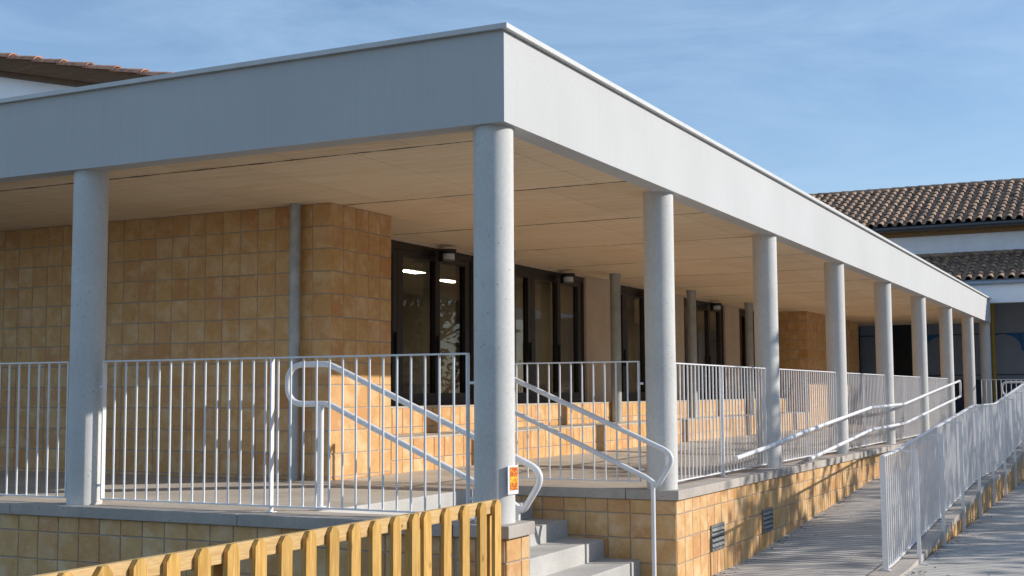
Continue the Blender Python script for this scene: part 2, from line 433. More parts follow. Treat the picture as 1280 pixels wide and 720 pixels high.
mb = MB(); mb.box(.22, 24, 26, 31.8, GZ-.1, -.004).box(.22, 1.85, 22.5, 26, GZ-.1, -.004)
struct(mb.build('landing_pavement', 'tile_floor'))

# terrace floor (solid slab with a gentle fall towards the edge)
def floor_z(x, y):
    a = max(0, min(1, (-x-1.65)/1.35)); b = max(0, min(1, (y-.2)/2.1))
    return .06*min(a, b)-.002
mb = MB()
def floor_patch(x0, x1, y0, y1, nx, ny):
    vs = []; fs = []
    for i in range(nx+1):
        for j in range(ny+1):
            x = x0+(x1-x0)*i/nx; y = y0+(y1-y0)*j/ny; vs.append((x, y, floor_z(x, y)))
    for i in range(nx):
        for j in range(ny):
            a = i*(ny+1)+j; fs.append((a, a+ny+1, a+ny+2, a+1))
    mb.add(vs, fs)
floor_patch(-14, -1.63, .2, 2.5, 40, 10); floor_patch(-4.2, -1.63, 2.5, 32.4, 12, 4); floor_patch(-1.63, -.2, 3.42, 32.4, 6, 4)
mb.box(-14, -1.64, .15, 2.6, -.3, -.05).box(-4.2, -.2, 3.4, 32.4, -.3, -.05)
mb.add([(-1.63, .2, floor_z(-1.63, .2)), (-1.63, 3.3, floor_z(-1.63, 3.3)), (-1.63, 3.3, -.3), (-1.63, .2, -.3)], [(0, 1, 2, 3)])
struct(mb.build('terrace_floor', 'tile_floor'))

# ------------------------------------------------------------------ terrace retaining walls
def wall_coping(name, spans, parent):
    mb = MB()
    for (x0, x1, y0, y1) in spans: mb.box(x0, x1, y0, y1, -.088, 0, .006)
    return mb.build(name, 'coping', parent)
ZR = rows(-.09, -1.0, .13)
tw = thing('retaining_wall', 'shaded tiled terrace wall under a dark concrete coping, left behind the wooden fence', 'wall', (-7, 0, GZ))
tw.location = (0, 0, 0)
mb = MB(); mb.box(-14, .17, -.17, .2, -1.0, -.09); mb.build('wall', 'grout', tw)
tiles('tile_facing', (0, -.17, 0), (1, 0, 0), (0, 0, 1), (0, -1, 0), -14, -.22, ZR, tw, ustart=-3.0)
xs = [-14, -11.6, -9.2, -6.8, -4.4, -2.05, -.217]
wall_coping('coping', [(xs[i]+.003, xs[i+1]-.003, -.215, .2) for i in range(len(xs)-1)], tw)
# pier under the corner column
pr_ = thing('pier', 'small tiled pier with grey cap stone carrying the corner column', 'pier', (0, 0, GZ)); pr_.location = (0, 0, 0)
mb = MB(); mb.box(-.2, .172, -.175, .172, -1, -.085); mb.build('pier_core', 'grout', pr_)
tiles('tile_facing', (.172, 0, 0), (0, 1, 0), (0, 0, 1), (1, 0, 0), -.178, .172, rows(-.09, -1, .16), pr_, ustart=-.178)
tiles('tile_facing', (0, -.176, 0), (1, 0, 0), (0, 0, 1), (0, -1, 0), -.2, .176, rows(-.09, -1, .16), pr_, ustart=-.05)
mb = MB(); mb.box(-.211, .215, -.215, .19, -.085, .002, .008); mb.build('cap_stone', 'coping', pr_)
# right wall along the ramp
rw = thing('retaining_wall', 'long sunlit tiled wall along the ramp under the row of columns', 'wall'); 
mb = MB(); mb.box(-.2, .175, 3.21, 32, -1.0, -.09).box(-1.9, -.21, 3.21, 3.45, -1.0, -.09); mb.build('wall', 'grout', rw)
tiles('tile_facing', (.176, 0, 0), (0, 1, 0), (0, 0, 1), (1, 0, 0), 3.205, 29.5, ZR, rw, ustart=3.205, clip=lambda y, z: z > ramp_z(y)-.05)
tiles('tile_facing', (0, 3.209, 0), (1, 0, 0), (0, 0, 1), (0, -1, 0), -1.62, .182, ZR, rw, ustart=.182-TP*5)
sp = [(-1.62, -.3, 3.175, 3.45)]
y = 3.45; sp2 = []
yy = [3.175, 5.3, 7.5, 9.7, 12, 14.3, 16.6, 18.9, 21.2, 23.5, 25.8, 28, 29.9]
sp += [(-.295, .215, yy[i]+.003, yy[i+1]-.003) for i in range(len(yy)-1)]
wall_coping('coping', sp, rw)
for (y0, y1, nm, lab) in ((4.17, 4.59, 'first', 'grey louvred air vent in the ramp wall, the nearer one'), (5.99, 6.41, 'second', 'grey louvred air vent in the ramp wall, the farther one')):
    v = thing('air_vent', lab, 'vent', (.188, (y0+y1)/2, -.53), 'air vents in the ramp wall')
    w_ = (y1-y0)/2
    mb = MB(); mb.box(0, .012, -w_, w_, .10, .125).box(0, .012, -w_, w_, -.125, -.10).box(0, .012, -w_, -w_+.025, -.10, .10).box(0, .012, w_-.025, w_, -.10, .10)
    mb.build('frame', 'vent', v)
    mb = MB(); mb.box(-.001, .002, -w_+.02, w_-.02, -.1, .1); mb.build('back_plate', 'black', v)
    mb = MB()
    for k in range(4):
        z = -.085+k*.05
        mb.add([(.003, -w_+.026, z+.026), (.003, w_-.026, z+.026), (.018, w_-.026, z), (.018, -w_+.026, z), (.003, -w_+.026, z+.021), (.003, w_-.026, z+.021), (.016, w_-.026, z-.004), (.016, -w_+.026, z-.004)],
               [(0, 1, 2, 3), (7, 6, 5, 4), (3, 2, 6, 7), (0, 3, 7, 4), (1, 5, 6, 2)])
    mb.build('louvre', 'vent', v)

# ------------------------------------------------------------------ steps
st = thing('staircase', 'flight of pale concrete steps beside the corner column', 'stairs')
nose = [(-1.61, 0.0), (-1.25, -.14), (-.887, -.30), (-.52, -.46), (-.165, -.63)]
for i, (nx, z) in enumerate(nose):
    x0 = -1.655 if i == 0 else nose[i-1][0]-.06
    mb = MB(); zb = GZ-.02 if i == len(nose)-1 else nose[i+1][1]-.03
    mb.box(x0, nx, .205, 3.2, zb-.05*(i < 4), z-.001*i, .009)
    mb.build('step', 'step', st)

# ------------------------------------------------------------------ walkway building
bld = thing('school_building', 'white flat roofed school building with tiled walls and dark windows', 'building')
# roof: upper deck, soffit, fascia, coping
mb = MB(); mb.box(-16, .16, -.16, YE-.01, H+.02, H+.5); mb.build('roof_slab', 'roof_gravel', bld)
mb = MB(); mb.box(-16, .15, -.15, YE-.02, H, H+.018); mb.build('soffit', 'soffit', bld)
mb = MB(); mb.prism([(-16, -.176), (.176, -.176), (.176, YE), (.0, YE), (.0, .0), (-16, .0)], 'z', H-.012, H+.62)
# drip edge: fascia underside band in bare concrete
fa = mb.build('fascia', 'stucco', bld)
mb = MB()
mb.prism([(-16, -.212), (.216, -.212), (.216, YE), (-.03, YE), (-.03, .03), (-16, .03)], 'z', H+.632, H+.668)
mb.prism([(-16, -.170), (.170, -.170), (.170, YE), (-.02, YE), (-.02, .02), (-16, .02)], 'z', H+.615, H+.632)
mb.build('parapet_coping', 'coping_metal', bld)
# columns
cm = MB().cyl(0, 0, -.002, H+.002, RC, 64, rings=6)
me = mesh_only(cm, 'column', 'column')
for y in COLY: inst('column', me, bld, (0, y, 0), (0, 0, y*2.3+.4))
for x in COLX: inst('column', me, bld, (x, 0, 0), (0, 0, x*1.7))
dm = MB().cyl(0, 0, 0, 1, .082, 32); dm.cyl(0, 0, .955, 1.0, .093, 32)
for y in (7.016, 10.737, 14.46, 18.178):
    mb = MB().cyl(0, 0, .42, H, .082, 32).cyl(0, 0, H-.09, H, .092, 32).cyl(0, 0, .42, .44, .11, 32)
    mb.build('steel_column', 'galv_col', bld, (-3.425, y, 0))
# pilaster block at the left: long wall and its end
PX = -3.03; PY = 2.39
ZW = rows(H, .05)
mb = MB(); mb.box(-14, PX-.01, PY+.01, 3.5, -.1, H+.01); mb.build('wall_core', 'grout', bld)
tiles('tiled_wall', (0, PY+.012, 0), (1, 0, 0), (0, 0, 1), (0, -1, 0), -14, PX, ZW, bld, ustart=PX-TP*2+.0)
tiles('tiled_wall', (PX-.012, 0, 0), (0, 1, 0), (0, 0, 1), (1, 0, 0), PY+.004, 3.51, ZW, bld, ustart=PY+.004)
# second block far along the walk
mb = MB(); mb.box(-4.3, PX-.01, 21.6, 27.4, -.1, H+.01); mb.build('wall_core', 'grout', bld)
tiles('tiled_wall', (0, 21.602, 0), (1, 0, 0), (0, 0, 1), (0, -1, 0), -4.2, PX, ZW, bld, ustart=PX-TP*5)
tiles('tiled_wall', (PX-.012, 0, 0), (0, 1, 0), (0, 0, 1), (1, 0, 0), 21.6, 27.4, ZW, bld, ustart=21.6)
# stepped tiled plinths below the windows
mb = MB(); mb.box(-4.0, PX-.012, 3.5, 21.6, -.1, .405); mb.box(-4.05, -3.512, 3.5, 21.6, .405, .725); mb.build('plinth_core', 'grout', bld)
tiles('tiled_plinth', (PX-.012, 0, 0), (0, 1, 0), (0, 0, 1), (1, 0, 0), 3.51, 21.6, rows(.41, .03), bld, ustart=3.51)
tiles('tiled_plinth', (-3.512, 0, 0), (0, 1, 0), (0, 0, 1), (1, 0, 0), 3.5, 21.6, rows(.73, .43), bld, ustart=3.61)
mb = MB(); mb.box(-3.52, PX-.003, 3.512, 21.6, .405, .428, .004); mb.box(-4.0, -3.50, 3.512, 21.6, .725, .745, .003); mb.build('ledge', 'tile_floor', bld)
# lintel strip + concrete pillars between windows
mb = MB(); mb.box(-4.25, -3.93, 3.5, 21.6, H-.035, H); mb.build('lintel', 'pillar', bld)
WY = [4.5+3.7*k for k in range(5)]
for k in range(-1, 5):
    y0 = 3.5 if k < 0 else WY[k]+2.56; y1 = WY[k+1] if k < 4 else 21.6
    if k == 4: y1 = 21.6
    if y1-y0 < .05: continue
    mb = MB(); mb.box(-4.25, -3.93, y0, y1-.16, .745, H-.035, .006).box(-4.25, -3.965, y1-.16, y1, .745, H-.035, .006)
    mb.build('pillar', 'pillar', bld)
for k, y in enumerate(WY):
    X0, X1 = -4.07, -3.985; z0, z1 = .745, H-.035; w = 2.56
    f = MB()
    def bar(a, b, c, d, dx=0.): f.box(X0, X1+dx, y+a, y+b, c, d, .003)
    f.box(X0-.02, X1+.012, y, y+.07, z0, z1, .003).box(X0-.02, X1+.012, y+w-.07, y+w, z0, z1, .003)
    f.box(X0-.02, X1+.012, y+.07, y+w-.07, z1-.09, z1, .003).box(X0-.02, X1+.012, y+.07, y+w-.07, z0, z0+.06, .003)
    panes = [(.15, .55), (.79, 1.57), (1.69, 2.35)]
    for a, b in ((.07, .15), (.55, .66), (.665, .79), (1.57, 1.69), (2.35, w-.07)): bar(a, b, z0+.06, z1-.09)
    for a, b in panes: bar(a, b, z1-.16, z1-.09); bar(a, b, z0+.06, z0+.15)
    fo = f.build('window', 'frame', bld)
    for a, b in panes:
        mb = MB(); mb.box(-4.035, -4.029, y+a-.01, y+b+.01, z0+.14, z1-.15); mb.build('pane', 'glass', fo)
    for q in (.60, 1.60): MB().box(-3.985, -3.955, y+q, y+q+.015, 1.35, 1.62, .003).build('handle', 'black', fo)
# downpipe on the left wall
mb = MB().cyl(0, 0, .045, H, .053, 24).cyl(0, 0, 1.45, 1.50, .058, 24)
tag(mb.build('downpipe', 'galv', None, (-3.39, 2.30, 0)), 'grey galvanised downpipe on the orange tiled wall', 'downpipe')
# rooms behind the windows
mb = MB()
mb.box(-9.2, -9.0, 3.5, 22.5, 0, H).box(-9, -4.26, 22.3, 22.5, 0, H).box(-9, -4.26, 3.5, 3.7, 0, H)
for y in (11.35, 18.75): mb.box(-9, -4.3, y, y+.12, 0, H-.02)
mb.build('room_wall', 'int_wall', bld)
mb = MB(); mb.box(-9, -8.95, 3.7, 22.3, .0, 1.25); mb.build('room_dado', 'int_dark', bld)
mb = MB(); mb.box(-9, -4.06, 3.7, 22.3, -.02, .05); mb.build('room_floor', 'int_floor', bld)
mb = MB(); mb.box(-9, -4.26, 3.7, 22.3, H-.03, H-.005); mb.build('room_ceiling', 'int_ceil', bld)
mb = MB()
mb.box(-4.25, -4.07, 3.5, 21.6, .05, .72); mb.build('window_apron', 'int_wall', bld)
for (x, y) in ((-5.7, 8.3), (-6.0, 9.95), (-5.7, 12.0), (-5.9, 15.6), (-7.6, 6.4), (-7.4, 13.6), (-7.4, 17.0)):  # the last three panels are added to brighten the dim rooms
    c = thing('ceiling_light', {8.3: 'lit white ceiling panel seen in the first window', 9.95: 'lit white ceiling panel seen in the second pane of the first window', 12.0: 'lit white ceiling panel seen right of the corner column', 15.6: 'lit ceiling panel deep inside the third room', 6.4: 'extra ceiling panel added to brighten the back of the first room', 13.6: 'extra ceiling panel added to brighten the back of the middle room', 17.0: 'extra ceiling panel added to brighten the far end of the middle room'}[y], 'ceiling light', (x, y, H-.03), 'lit panels on the room ceilings')
    mb = MB(); mb.box(-.17, .17, -.30, .30, -.03, 0); mb.build('housing', 'lens', c)
    mb = MB(); mb.box(-.09, .09, -.27, .27, -.036, -.031); mb.build('diffuser', 'lamp', c)
# cupboards and stacked chairs seen faintly through the glass
for i, (x, y, w, h, lab) in enumerate(((-8.6, 13.6, 1.6, 1.25, 'pale low cupboard against the back wall of the middle room'), (-8.6, 16.2, 1.2, 1.9, 'tall pale cupboard at the back of the middle room'), (-8.6, 9.9, 1.3, 1.8, 'pale cupboard against the back wall of the first room'))):
    c = thing('cupboard', lab, 'cupboard', (x, y, .05), 'room cupboards')
    MB().box(-.3, .3, -w/2, w/2, 0, h, .01).build('body', 'cupboard', c)
    MB().box(.302, .32, -w/2+.02, -.01, .05, h-.05, .004).build('door', 'cupboard', c)
    MB().box(.302, .32, .01, w/2-.02, .05, h-.05, .004).build('door', 'cupboard', c)
def chair(x, y, rz, lab):
    c = thing('chair', lab, 'chair', (x, y, .05), 'white slatted chairs inside the windows', rz)
    MB().box(-.2, .2, -.2, .2, .44, .47, .01).build('seat', 'chair', c)
    for sx in (-.18, .18):
        for sy in (-.18, .18): MB().box(sx-.015, sx+.015, sy-.015, sy+.015, 0, .44).build('leg', 'chair', c)
    b = MB()
    b.box(-.2, -.17, -.2, .2, .93, .97, .006)
    for k in range(6): b.box(-.195, -.178, -.19+k*.07, -.17+k*.07, .47, .93)
    b.build('backrest', 'chair', c)
chair(-4.7, 6.25, 2.9, 'white slatted chair behind the first pane of the first window')
chair(-4.8, 6.95, 2.6, 'white slatted chair behind the second pane of the first window')
chair(-4.7, 10.2, 2.9, 'white slatted chair behind the last pane of the second window')
# lamps over the windows
for k, y in enumerate(WY):
    l = thing('wall_lamp', 'black lamp with pale lens over the ' + ['first window beside the tiled corner', 'second window right of the corner column', 'third window just left of a round column', 'fourth window', 'fifth and farthest window'][k], 'lamp', (-3.93, y+1.6, H-.15), 'lamps over the windows')
    MB().box(0, .06, -.05, .05, -.055, .10, .004).build('bracket', 'black', l)
    MB().cyl(.12, 0, .04, .095, .10, 32).build('cap', 'black', l)
    MB().cyl(.12, 0, -.035, .04, .075, 32).build('lens', 'lens', l)
    MB().cyl(.12, 0, -.045, -.035, .08, 32).build('bottom_ring', 'vent', l)

# far inner wall behind the walkway end
# ------------------------------------------------------------------ sign on the corner column
s_ = thing('sign_plate', 'small white plate with an orange and yellow mosaic sticker on the corner column', 'sign', (0, 0, .295)); s_.rotation_euler = (0, 0, R(-5))
mb = MB().box(RC+.004, RC+.009, -.068, .068, -.098, .098, .001); mb.build('plate', 'plate', s_)
MB().box(RC+.0095, RC+.011, -.045, .058, -.07, .085).build('sticker', 'sticker', s_)

# ------------------------------------------------------------------ railings
BR = .0085
def bal_mesh(h): return mesh_only(MB().cyl(0, 0, 0, h, BR, 8), 'baluster', 'rail')
BM = bal_mesh(1.10)
def railing(label, p0, p1, zb=.045, zt=1.168, z0=None, ends=('L', 'R'), mid=True, mids=None, brackets=(), group='white railing panels of the terrace', slopef=None):
    p0 = Vector((p0[0], p0[1], 0)); p1 = Vector((p1[0], p1[1], 0)); d = p1-p0; Ln = d.length; d.normalize(); nrm = Vector((-d.y, d.x, 0))
    ang = math.atan2(d.y, d.x)
    t = thing('railing', label, 'railing', (p0.x, p0.y, 0), group, ang)
    def bx(name, a, b, c, e, hw):
        MB().box(a, b, -hw, hw, c, e, .002).build(name, 'rail', t)
    bx('top_rail', 0, Ln, zt-.012, zt, .02); bx('bottom_rail', 0, Ln, zb-.004, zb+.008, .018)
    for e, x in (('L', .004), ('R', Ln-.004)):
        if e in ends: bx('post', x-.006, x+.006, zb, zt-.012, .02)
    if mid: 
        for q in (mids or [Ln/2]):
            bx('post', q-.006, q+.006, 0.0, zt-.012, .022)
            bx('foot_plate', q-.03, q+.03, .001, .007, .035)
    n = max(2, round(Ln/.116)); 
    for i in range(1, n):
        x = Ln*i/n
        if mid and any(abs(x-q) < .04 for q in (mids or [Ln/2])): continue
        b = inst('baluster', BM, t, (x, 0, zb+.008)); b.scale = (1, 1, (zt-.02-zb)/1.10)
    for (x, s) in brackets:
        MB().box(x, x+s, -.006, .006, zt-.22, zt-.2).build('bracket', 'rail', t)
        MB().box(x, x+s, -.006, .006, zb+.1, zb+.12).build('bracket', 'rail', t)
    return t
railing('white railing panel between the left column and the corner column', (-3.60, 0), (-.205, 0), brackets=((3.395, .07), (-.06, .06)), mids=[1.70])
railing('white railing panel left of the left column', (-7.25, 0), (-3.985, 0), zb=.045, brackets=((3.27, .06),), mids=[1.6])
railing('white railing panel along the far side of the steps', (-1.56, 3.25), (-.175, 3.25), mid=False, zb=.07, zt=1.178, brackets=((1.385, .04),))
names = ['nearest bay of the ramp side', 'second bay of the ramp side', 'third bay of the ramp side', 'fourth bay of the ramp side', 'fifth and farthest bay of the ramp side']
for i in range(1, 6):
    railing('white railing panel in the ' + names[i-1], (0, COLY[i]+.19), (0, COLY[i+1]-.15), brackets=((COLY[i+1]-COLY[i]-.34, .03),))
railing('white railing across the far landing beyond the last columns', (.26, 25.8), (4.2, 25.8), zb=.05, brackets=(), group='white railing panels of the terrace')

# ramp railing on the kerb, sloped panels
def ramp_railing():
    y = 4.95; k = 0; X = 1.69; ordn = ['first and nearest', 'second', 'third', 'fourth', 'fifth', 'sixth', 'seventh', 'eighth', 'ninth', 'tenth', 'eleventh']
    top = lambda y: ramp_z(y)+1.14 if y > 5.3 else .262+max(0, (y-4.95))*.03
    while y < 24 and k < 11:
        y1 = y+1.72; t = thing('railing', f'{ordn[k]} panel of the white railing on the kerb of the ramp', 'railing', (X, y, 0), 'white railing panels on the ramp kerb')
        def sl(name, x, zf, hw, hh):
            pts = [y+(y1-y)*i/6 for i in range(7)]; mb = MB(); vs = []; fs = []
            for q in pts: vs += [(-hw+x, q-y, zf(q)-hh), (hw+x, q-y, zf(q)-hh), (hw+x, q-y, zf(q)), (-hw+x, q-y, zf(q))]
            for i in range(6):
                a = 4*i; fs += [(a+j, a+(j+1) % 4, a+4+(j+1) % 4, a+4+j) for j in range(4)]
            fs += [(0, 3, 2, 1), (24, 25, 26, 27)]
            mb.add(vs, fs).build(name, 'rail', t)
        sl('top_rail', 0, top, .02, .014); sl('bottom_rail', 0, lambda q: ramp_z(q)+.06, .018, .012)
        for q in (y+.01, ):
            MB().box(-.028 if k == 0 else -.02, .028 if k == 0 else .02, -.008, .008, ramp_z(q)+.035, top(q)-.014, .002).build('post', 'rail', t).location = (0, q-y, 0)
            MB().box(-.045, .045, -.03, .03, ramp_z(q)+.035, ramp_z(q)+.042).build('foot_plate', 'rail', t).location = (0, q-y, 0)
        # tall outer post down to the lower path
        q = y+.86
        MB().box(.16, .20, -.008, .008, low_z(q)+.004, top(q)+.0, .002).box(.02, .16, -.006, .006, top(q)-.03, top(q)-.012).build('outer_post', 'rail', t).location = (0, q-y, 0)
        MB().box(.13, .25, -.03, .03, low_z(q)+.005, low_z(q)+.012).build('foot_plate', 'rail', t).location = (0, q-y, 0)
        n = 15
        for i in range(1, n):
            q = y+1.72*i/n; b = inst('baluster', BM, t, (0, q-y, ramp_z(q)+.06)); b.scale = (1, 1, (top(q)-.014-ramp_z(q)-.06)/1.10)
        y = y1; k += 1
ramp_railing()

# kerb between ramp and lower path
kb = thing('kerb_wall', 'low tiled kerb wall with concrete cap between ramp and lower path', 'wall')
mb = MB(); ky = [4.6, 5.3, 8, 12.1, 15, 18, 22, 25.9]; vs = []; fs = []
for q in ky: vs += [(1.605, q, -1.), (1.835, q, -1.), (1.835, q, ramp_z(q)-.035), (1.605, q, ramp_z(q)-.035)]
for i in range(len(ky)-1):
    a = 4*i; fs += [(a+j, a+(j+1) % 4, a+4+(j+1) % 4, a+4+j) for j in range(4)]
fs += [(0, 3, 2, 1), (len(vs)-4, len(vs)-3, len(vs)-2, len(vs)-1)]
mb.add(vs, fs).build('wall', 'grout', kb)
tb = MB(); rnd = random.Random(3)
q = 4.6
objs = []
while q < 25.7:
    top = ramp_z(q+.1)-.04; z = top
    while z > low_z(q)+.01:
        zz = max(z-TP, low_z(q)-.02)
        j = lambda: rnd.uniform(-.003, .003)
        h = .009
        a, b = q+.005+j(), q+TP-.005+j()
        tb.add([(1.835, a, zz+.004), (1.835, b, zz+.004), (1.835, b, z-.005), (1.835, a, z-.005), (1.835+h, a+.004, zz+.009), (1.835+h, b-.004, zz+.009), (1.835+h, b-.004, z-.010), (1.835+h, a+.004, z-.010)],
               [(4, 5, 6, 7), (0, 1, 5, 4), (1, 2, 6, 5), (2, 3, 7, 6), (3, 0, 4, 7)])
        z -= TP
    q += TP
tb.build('tile_facing', 'tile', kb)
mb = MB(); q = 4.58; rnd = random.Random(8)
while q < 25.8:
    a, b = q+.004, q+.596; za, zb_ = ramp_z(a)+.03+rnd.uniform(-.004, .004), ramp_z(b)+.03+rnd.uniform(-.004, .004); o_ = rnd.uniform(-.003, .003)
    mb.prism([(a, za-.07), (b, zb_-.07), (b, zb_), (a, za)], 'x', 1.59+o_, 1.868+o_); q += .6
mb.build('cap', 'coping', kb)

# ------------------------------------------------------------------ tubular handrails
TR = .0235
def stair_rail(label, yp, x_left):
    t = thing('handrail', label, 'handrail', (0, yp, 0), 'double tube handrails of the steps')
    pts = [(x_left, 0, 1.116), (-1.6, 0, 1.116), (.245, 0, .325), (.06, 0, .045), (-.03, 0, .115), (-1.6, 0, .81), (x_left, 0, .81)]
    path = rounded(pts, [.15, .05, .14, .09, .05, .05, .15], True, 8)
    MB().tube(path, TR, 14, True).build('tube', 'rail', t)
    MB().cyl(-1.67, 0, .0, .80, TR, 16).build('post', 'rail', t)
    MB().cyl(-1.67, 0, .012, .03, .045, 20).build('foot_plate', 'rail', t)
    MB().cyl(.02, 0, GZ, .08, TR*.85, 16).build('post', 'rail', t)
    return t
stair_rail('double tube handrail on the near side of the steps, looping round at both ends', .31, -1.985)
stair_rail('double tube handrail on the far side of the steps, ending before the tiled wall', 3.05, -1.76)
def ramp_handrail():
    t = thing('handrail', 'long sloping double tube handrail along the ramp beside the columns', 'handrail', (.30, 0, 0))
    up = [(0, 4.69, .222), (0, 5.9, .288), (0, 7.75, .417), (0, 9.9, .545), (0, 11.6, .645), (0, 14.5, .672), (0, 18.7, .94), (0, 21.6, 1.115), (0, 21.6, .775), (0, 18.3, .577), (0, 14.5, .345), (0, 11.6, .318), (0, 7.8, .07)]
    MB().tube(rounded(up, .07, False, 5), TR, 12).build('tube', 'rail', t)
    for y in (7.016, 10.737, 14.46, 18.178, 21.0):
        z = 0
        def zi(y):
            for a, b in zip(up[:8], up[1:8]):
                if a[1] <= y <= b[1]: return a[2]+(b[2]-a[2])*(y-a[1])/(b[1]-a[1])
            return 1
        zz = zi(y)
        pth = [(0, y, zz-.01), (-.04, y, zz-.07), (-.085, y, max(zz-.09, -.04))] if y < 6 else [(0, y, zz-.01), (-.06, y, zz-.05), (-.16, y, zz-.05)]
        if y < 6 or 8.8 < y < 9: pth = [(0, y, zz-.01), (-.02, y, zz-.08), (-.085, y, -.045)]
        MB().tube(pth, .008, 8).build('bracket', 'rail', t)
ramp_handrail()
t = thing('handrail', 'looped tube handrail on the far landing railing', 'handrail', (.75, 25.7, 0))
pts = [(0, 0, 1.1), (.6, 0, 1.1), (2.4, 0, .2), (2.4, 0, -.1), (.6, 0, .78), (0, 0, .78)]
MB().tube(rounded(pts, [.14, .05, .1, .1, .05, .14], True, 6), TR*1.1, 12, True).build('tube', 'rail', t)
MB().cyl(.5, 0, 0, .8, TR, 12).build('post', 'rail', t)

# ------------------------------------------------------------------ picket fence
def picket(mbname, t, y, top, w=.087):
    mb = MB(); x0, x1 = .0, .025; zb = GZ+.05
    poly = [(-w/2, zb), (w/2, zb), (w/2, top-.034), (w/2-.026, top), (-w/2+.026, top), (-w/2, top-.034)]
    mb.prism(poly, 'x', x0, x1); o = mb.build('picket', 'wood_v', t); o.location = (0, y, 0); o.rotation_euler = (R(random.uniform(-.5, .5)), 0, R(random.uniform(-1, 1))); return o
pk1 = [-.399, -.602, -.83, -1.06, -1.30]
pk2 = [-1.435, -1.64]+[-1.85-.204*i for i in range(14)]
for (pk, lab, ya, yb) in ((pk1, 'short pine picket fence panel next to the corner pier', -.33, -1.36), (pk2, 'long pine picket fence panel in the foreground', -1.375, -4.75)):
    t = thing('picket_fence', lab, 'fence', (.205, 0, 0), 'pine picket fence panels')
    for y in pk: picket('picket', t, y, .192+random.uniform(-.004, .004))
    for z in (.105, -.62): MB().box(-.042, -.002, yb, ya, z, z+.083, .004).build('rail', 'wood_h', t)
    for y in (ya-.05, yb+.06) if pk is pk1 else (yb+.05, -3.1):
        MB().box(-.115, -.045, y-.035, y+.035, GZ-.02, .16, .004).build('post', 'wood_v', t)
MB  # keep

# ------------------------------------------------------------------ roof tile field
def tile_roof(name, parent, x0, x1, ye, ze, yr, zr, mat, pitch=.28, course=.38, rad=.085, seed=1):
    """barrel tiles running from eave (ye,ze) up to ridge (yr,zr), rows spaced along x"""
    rnd = random.Random(seed); mb = MB()
    d = Vector((0, yr-ye, zr-ze)); Ln = d.length; d.normalize(); n = Vector((0, -d.z, d.y)); ux = Vector((1, 0, 0))
    nr = int((x1-x0)/pitch); nc = max(1, int(round(Ln/course)))
    for i in range(nr):
        cx = x0+(i+.5)*pitch
        for kind in (0, 1):
            for c in range(nc):
                s0 = c*Ln/nc-.05; s1 = (c+1)*Ln/nc+.02
                jx = rnd.uniform(-.012, .012); vs = []
                seg = 8
                for (s, rr, lift) in ((s0, rad*1.12, .022), (s1, rad*.88, .0)):
                    for k in range(seg+1):
                        a = PI*k/seg
                        if kind == 0: p = Vector((cx+jx, ye, ze))+d*s+ux*(math.cos(a)*rr)+n*(math.sin(a)*rr+.035+lift)
                        else: p = Vector((cx+pitch/2+jx, ye, ze))+d*s+ux*(math.cos(a)*rr*.95)-n*(math.sin(a)*rr*.7-.075-lift)
                        vs.append(p)
                m_ = seg+1
                fs = [(k, k+1, m_+k+1, m_+k) for k in range(seg)]
                mb.add(vs, fs, True)
                # clay thickness at the lower lip
                inner = [v-(n*.018 if kind == 0 else -n*.0)-d*0 for v in vs[:m_]]
                if kind == 0: mb.add(vs[:m_]+inner, [(k, k+1, m_+k+1, m_+k) for k in range(seg)])
    return mb.build(name, mat, parent)

# far building
fb = thing('building', 'white building with two weathered tile roofs beyond the walkway end', 'building')
FX0, FX1 = -9.0, 7.0
wl = MB()
# recessed ground floor wall at y=31.6
YW = 31.6
wl.box(FX0, FX1, YW, YW+.3, GZ, 3.6); wl.build('porch_wall', 'grey_wall', fb)
MB().box(FX0, FX1, YW-.012, YW-.002, 0, 1.22).build('dado', 'dado', fb)
MB().box(FX0, FX1, YW-.016, YW-.0125, 1.34, 1.37).box(FX0, -3.3, YW-.016, YW-.0125, 2.55, 2.58).box(-2.25, FX1, YW-.008, YW-.002, 2.53, 2.56).build('wall_lines', 'mural_line', fb)
MB().box(-2.86, -2.32, YW-.05, YW-.017, 0, 2.9).build('door', 'door_black', fb)
MB().box(-4.10, -3.84, YW-.05, YW-.017, 0, 2.9).build('door', 'door_black', fb)
def spandrel(x, sgn):
    mb = MB(); pts = [(x, 2.55), (x+sgn*.46, 2.55)]
    for k in range(9):
        a = PI/2*k/8; pts.append((x+sgn*(.46-.40*math.sin(a))*1.0, 2.50-.42*(1-math.cos(a))))
    pts += [(x+sgn*.02, 2.02), (x, 2.02)]
    mb.prism(pts, 'y', YW-.024, YW-.017); return mb.build('mural_corner', 'blue', fb)
spandrel(-1.98, 1); spandrel(.80, -1); spandrel(.86, 1); spandrel(3.6, -1)
MB().prism([(-.35, 2.53), (.2, 2.53), (.05, 2.50), (-.1, 2.485), (-.2, 2.505)], 'y', YW-.024, YW-.017).build('mural_corner', 'blue', fb)
